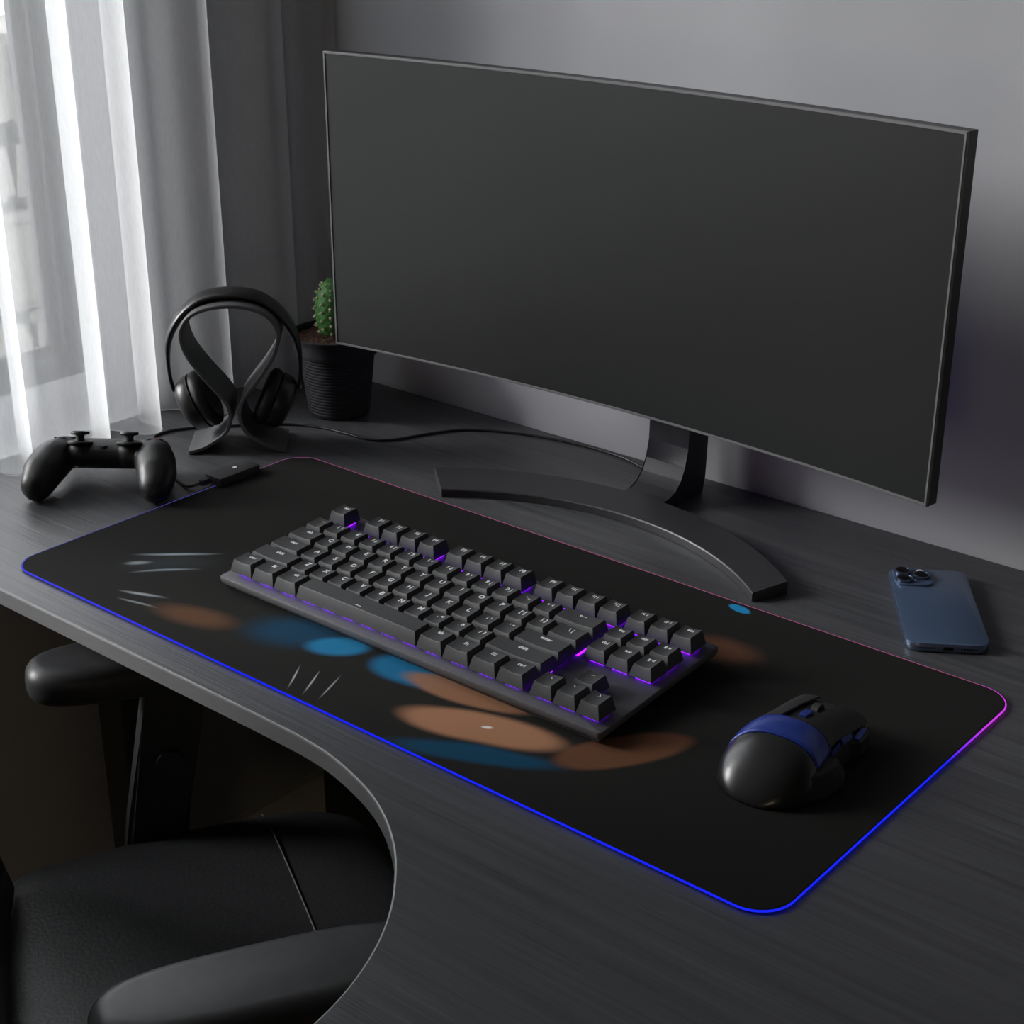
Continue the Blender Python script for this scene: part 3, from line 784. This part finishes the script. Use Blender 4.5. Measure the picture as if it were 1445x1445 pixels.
# ================================================================== MOUSE
ms = thing('computer_mouse', 'black gaming mouse with a blue band lying on the desk mat', 'computer mouse', (.8080, .1100, PT + .0003), math.radians(2))
ML = .140
def wh(t):
    if t < .32: w_ = .0405 * math.sqrt(max(0, 1 - ((.32 - t) / .325) ** 2.3))
    elif t < .66: w_ = .0405 - .0055 * (1 - math.cos((t - .32) / .34 * PI)) / 2
    else: w_ = .0350 + .0015 * math.sin((t - .66) / .34 * PI / 2)
    if t < .46: h_ = .0425 * (max(0, 1 - ((.46 - t) / .463) ** 1.9)) ** .78
    else: h_ = .0425 - .0150 * ((t - .46) / .54) ** 1.5
    return max(w_, .0004), max(h_, .0008)
def mp(t, th, off=0, side=0):
    w_, h_ = wh(t); c, s = math.cos(th), math.sin(th)
    e1, e2 = .80, .62
    if t > .45: e2 = .62 - .10 * (t - .45)
    x = (w_ + off) * math.copysign(abs(c) ** e1, c); z = (h_ + off) * max(0, s) ** e2
    flare = .0035 * (1 - min(1, z / .02)) * math.sin(min(1, t) * PI)
    return Vector((x + math.copysign(flare, c) * (abs(c) > .3), t * ML, z))
def strip(t0, t1, a0, a1, off=0, nt=26, na=36, thick=.0016, tf0=None, tf1=None):
    """patch of the mouse surface between two sections; tf0/tf1 skew the end lines"""
    bm = bmesh.new(); G = []; Gi = []
    for i in range(nt + 1):
        row = []; rowi = []
        for j in range(na + 1):
            th = a0 + (a1 - a0) * j / na
            ta = t0 + (tf0(th) if tf0 else 0); tb = t1 + (tf1(th) if tf1 else 0)
            t = ta + (tb - ta) * i / nt
            row.append(bm.verts.new(mp(t, th, off))); rowi.append(bm.verts.new(mp(t, th, off - thick)))
        G.append(row); Gi.append(rowi)
    for i in range(nt):
        for j in range(na):
            bm.faces.new((G[i][j], G[i][j + 1], G[i + 1][j + 1], G[i + 1][j])); bm.faces.new((Gi[i][j], Gi[i + 1][j], Gi[i + 1][j + 1], Gi[i][j + 1]))
    for i in range(nt):
        for j in (0, na):
            bm.faces.new((G[i][j], G[i + 1][j], Gi[i + 1][j], Gi[i][j]))
    for j in range(na):
        for i in (0, nt):
            bm.faces.new((G[i][j], G[i][j + 1], Gi[i][j + 1], Gi[i][j]))
    return bm
skew = lambda th: .03 * math.cos(th) + .045 * math.sin(th) ** 2 - .02
bm = strip(.0, .30, 0, PI, 0, 34, 44, tf1=lambda th: skew(th)); obj('rear_shell', bm, 'mouse', ms, smooth='all')
obj('blue_band', strip(.305, .50, .42, PI - .42, .0004, 10, 40, tf0=skew, tf1=lambda th: skew(th) * .9), 'mouseblue', ms, smooth='all', label='glossy blue band')
# lower core under the button plates
obj('core', strip(.28, .985, 0, PI, -.0030, 24, 44), 'mousematte', ms, smooth='all')
obj('side_wall', strip(.305, .86, 0, .40, 0, 20, 8, tf0=skew), 'mousegrip', ms, smooth='all')
obj('side_wall', strip(.305, .86, PI - .40, PI, 0, 20, 8, tf0=skew), 'mousegrip', ms, smooth='all')
obj('right_button', strip(.505, 1.0, .50, 1.38, .0004, 16, 16, tf0=lambda th: skew(th) * .9), 'mousematte', ms, smooth=40)
obj('left_button', strip(.505, 1.0, 1.80, PI - .50, .0004, 16, 16, tf0=lambda th: skew(th) * .9), 'mousematte', ms, smooth=40)
w0, h0 = wh(.80)
whl = lathe([(.0002, -.0035), (.0060, -.0035), (.0068, -.0028), (.0068, .0028), (.0060, .0035), (.0002, .0035)], 36)
obj('scroll_wheel', xf(whl, T(.0005, .80 * ML, h0 - .0042) @ Rm(90, 'Y')), 'rubber', ms, smooth=30)
q = wh(.66)[1]
obj('top_button', xf(bevelled(bxs((-.0035, .0035, -.006, .006, -.004, .0018)), .0008), T(.0005, .66 * ML, q - .0022) @ Rm(-6, 'X')), 'mouseblue', ms, label='small blue button behind the wheel')
# side buttons along the right flank, and the flared rest under them
def side_btn(t0, t1, a0, a1): return strip(t0, t1, a0, a1, .0016, 6, 4)
obj('side_button', side_btn(.50, .63, .32, .44), 'mouseblue', ms, smooth=40, label='slim blue side button')
obj('side_button', side_btn(.66, .77, .34, .50), 'mouseblue', ms, smooth=40, label='slim blue side button')
wing = [(.020, .022), (.037, .024), (.0475, .040), (.0515, .064), (.0450, .078), (.020, .080)]
obj('thumb_rest', slab(wing, [(.0006, .002), (.003, 0), (.008, .0002), (.020, .0060), (.022, .009)]), 'mousegrip', ms, smooth=25, label='textured black side rest')
fw = [(.020, .102), (.036, .102), (.0430, .110), (.0415, .128), (.034, .1375), (.020, .1375)]
obj('front_grip', slab(fw, [(.0040, .002), (.006, 0), (.0165, .0012), (.0180, .003)]), 'mousematte', ms, smooth=25)
obj('front_accent', xf(bevelled(bxs((-.0030, .0022, -.0095, .0095, 0, .0022)), .0006), T(.0372, .1190, .0178) @ Rm(8, 'Z')), 'mouseblue', ms, label='small blue accent at the nose')

# ================================================================== CHAIR  (local x = across, y = forward)
ch = thing('office_chair', 'black office chair pushed into the curved cut-out of the desk', 'office chair', (0, 0, ZF), math.radians(-30))
def ez(z): return z - ZF
CU = .375
half = [(CU, -.078), (.28, -.076), (.20, -.070), (.150, -.058), (.124, -.034), (.114, .01), (.106, .08), (.102, .15), (.103, .22), (.112, .275), (.145, .318), (.21, .336), (.29, .343), (CU, .345)]
seat_o = half + [(2 * CU - x, yy) for x, yy in reversed(half[1:-1])]
seat_o = [(p.x, p.y) for p in catmull([(x, yy, 0) for x, yy in seat_o], 6, True)][::-1]
sx_, sy_ = CU, .13
rings = []
for z, f in ((-.355, .93), (-.345, .985), (-.330, 1), (-.302, 1), (-.290, .988), (-.281, .962), (-.2755, .925), (-.272, .87), (-.270, .78), (-.269, .62), (-.2685, .45), (-.268, .28), (-.268, .12), (-.268, .01)):
    rings.append([(sx_ + (x - sx_) * f, sy_ + (y - sy_) * f, ez(z)) for x, y in seat_o])
bm = bmesh.new(); loft_rings(bm, rings)
seat = obj('seat', bm, 'chair', ch, smooth='all')
sm = [Vector((.112 + (.526) * i / 40, .2185 + .004 * math.sin(i / 40 * PI), ez(-.2678) - .012 * max(0, abs(i / 20 - 1) - .72) ** 1.6 / .28 ** 1.6)) for i in range(41)]
obj('seam', tube(sm, .0009, 6), 'seam', seat, smooth='all', label='pale stitched seam across the seat')
# backrest: tall curved pad behind the seat
rings = []
for k in range(15):
    t = k / 14; z = ez(-.2645) + .60 * t; yb = -.068 - .26 * t - .03 * math.sin(t * PI)
    hw = .235 - .03 * abs(t - .4); e = math.sin(min(1, (t * 14 + .35) / 2.0) * PI / 2) * math.sin(min(1, ((1 - t) * 14 + .35) / 2.0) * PI / 2)
    ring = []
    for q in range(40):
        a = 2 * PI * q / 40; c, s = math.cos(a), math.sin(a)
        x = CU + hw * (.90 + .10 * e) * math.copysign(abs(c) ** .45, c)
        wrap = .03 * abs((x - CU) / hw) ** 2.2
        ring.append((x, yb + wrap + .034 * e * math.copysign(abs(s) ** .8, s) + .004 * math.sin(k * PI) , z))
    rings.append(ring)
bm = bmesh.new(); loft_rings(bm, rings); obj('backrest', bm, 'chair', ch, smooth='all')
def armrest(u0, u1, side):
    W = u1 - u0; cx = (u0 + u1) / 2
    out = []
    for i in range(40):
        a = 2 * PI * i / 40; c, s = math.cos(a), math.sin(a)
        out.append((cx + W / 2 * math.copysign(abs(c) ** .72, c), .125 + .128 * math.copysign(abs(s) ** .62, s)))
    a = obj('armrest', slab(out, rounded_layers(ez(-.098), ez(-.058), .018, 6, .014)), 'chairpl', ch, smooth='all')
    # post: broad plate that leans back as it goes down
    px0, px1 = cx - .011, cx + .017
    rings = []
    for z, y0, y1, g in ((-.099, .110, .172, 0), (-.13, .104, .166, 0), (-.25, .080, .143, 0), (-.34, .066, .13, 0), (-.37, .070, .125, 0)):
        rings.append([(px0, y0, ez(z)), (px1, y0, ez(z)), (px1, y1, ez(z)), (px0, y1, ez(z))])
    bm = bmesh.new(); loft_rings(bm, rings)
    bmesh.ops.bevel(bm, geom=[e for e in bm.edges if abs(e.verts[0].co.z - e.verts[1].co.z) > .01], offset=.005, segments=3, affect='EDGES')
    pst = obj('armrest_post', bm, 'chairpl', ch, smooth=35)
    kx = px1 if side < 0 else px0; d = 1 if side < 0 else -1
    kn = lathe([(.0002, 0), (.0150, 0), (.0150, .004), (.0135, .0062), (.0002, .0068)], 32)
    obj('adjust_button', xf(kn, T(kx, .126, ez(-.186)) @ Rm(90 * d, 'Y')), 'chairpl', pst, smooth=40)
    obj('arm_bracket', bevelled(bxs((min(px0, CU + side * .16), max(px1, CU + side * .16), .10, .17, ez(-.385), ez(-.358))), .003), 'chairpl', ch)
armrest(.062, .150, -1); armrest(.592, .684, 1)
obj('seat_base', bevelled(bxs((CU - .14, CU + .14, 0, .24, ez(-.395), ez(-.357))), .006), 'chairpl', ch)
obj('back_bracket', bevelled(bxs((CU - .03, CU + .03, -.19, -.001, ez(-.395), ez(-.365)), (CU - .03, CU + .03, -.19, -.165, ez(-.365), ez(-.20))), .003), 'chairpl', ch)
obj('gas_column', lathe([(.025, .11), (.025, .20), (.018, .20), (.018, ez(-.396))], 24, cx=CU, cy=.12), 'chairpl', ch, smooth=30)
for k in range(5):
    a = 2 * PI * k / 5 + .3
    P = [Vector((CU + math.cos(a) * r, .12 + math.sin(a) * r, z)) for r, z in ((.02, .10), (.14, .092), (.27, .070))]
    lg = obj('base_leg', tube(P, lambda s: .022 - .008 * s, 10), 'chairpl', ch, smooth='all')
    cw = lathe([(.0002, -.011), (.024, -.011), (.027, -.006), (.027, .006), (.024, .011), (.0002, .011)], 24)
    obj('caster', xf(cw, T(CU + math.cos(a) * .27, .12 + math.sin(a) * .27, .0275) @ Matrix.Rotation(a + PI / 2, 4, 'Z') @ Rm(90, 'Y')), 'rubber', lg, smooth=30)

fl = thing('added_fill_lamp', 'added warm fill lamp, out of view behind the viewer', 'lamp', (1.75, -2.25, ZF))  # added out-of-view lamp, warm fill for the space under the desk
obj('base', lathe([(.0005, .0005), (.14, .0005), (.14, .012), (.02, .020), (.0005, .020)], 40), 'chairpl', fl, smooth=40)
obj('pole', lathe([(.009, .02), (.009, .93)], 16), 'chairpl', fl, smooth=40)
obj('fill_lamp_shade', lathe([(.16, .86), (.15, 1.10), (.146, 1.10), (.156, .86)], 40, cap=False), M['fill_shade'], fl, smooth=40)

# ================================================================== LIGHT, CAMERA
wd = D.worlds.new('sky'); bpy.context.scene.world = wd; wd.use_nodes = True
nt = wd.node_tree; bg = nt.nodes['Background']
tc = nt.nodes.new('ShaderNodeTexCoord'); sx = nt.nodes.new('ShaderNodeSeparateXYZ'); rp = nt.nodes.new('ShaderNodeValToRGB')
nt.links.new(tc.outputs['Generated'], sx.inputs[0]); nt.links.new(sx.outputs[2], rp.inputs[0]); nt.links.new(rp.outputs[0], bg.inputs[0])
rp.color_ramp.elements[0].position = 0; rp.color_ramp.elements[0].color = (.75, .78, .82, 1)
rp.color_ramp.elements[1].position = .5; rp.color_ramp.elements[1].color = (.95, .98, 1.0, 1)
bg.inputs[1].default_value = 5.5
sn = D.lights.new('hazy_sun', 'SUN'); sn.energy = 7.5; sn.angle = math.radians(22); sn.color = (1.0, .99, .98)
so_ = D.objects.new('hazy_sun', sn); C.objects.link(so_); so_.location = (-6, -4, 4)
so_.rotation_euler = Vector((1, .61, -.44)).to_track_quat('-Z', 'Y').to_euler()
pa = D.lights.new('window_portal', 'AREA'); pa.shape = 'RECTANGLE'; pa.size = NY1 - NY0; pa.size_y = NZ1
pa.cycles.is_portal = True
po_ = D.objects.new('window_portal', pa); C.objects.link(po_); po_.location = (NX - .06, (NY0 + NY1) / 2, NZ1 / 2); po_.rotation_euler = (0, -PI / 2, 0)
po_.rotation_euler = Vector((1, 0, 0)).to_track_quat('-Z', 'Z').to_euler()

cam = D.cameras.new('camera'); co = D.objects.new('camera', cam); C.objects.link(co)
cam.sensor_width = 36; cam.lens = 2284 / 1445 * 36; cam.clip_start = .01
co.location = (1.34946, -.81352, .70570); co.rotation_euler = (math.radians(90 - 23.4238), 0, math.radians(40))
bpy.context.scene.camera = co

for o in list(bpy.context.scene.objects):
    if o.parent is None: o.location.z += H

sc = bpy.context.scene
sc.view_settings.view_transform = 'Standard'; sc.view_settings.look = 'None'; sc.view_settings.gamma = 1
sc.view_settings.exposure = 0; sc.view_settings.use_curve_mapping = False
sc.cycles.transparent_max_bounces = 32; sc.cycles.max_bounces = 8; sc.cycles.diffuse_bounces = 4
sc.cycles.sample_clamp_indirect = 4
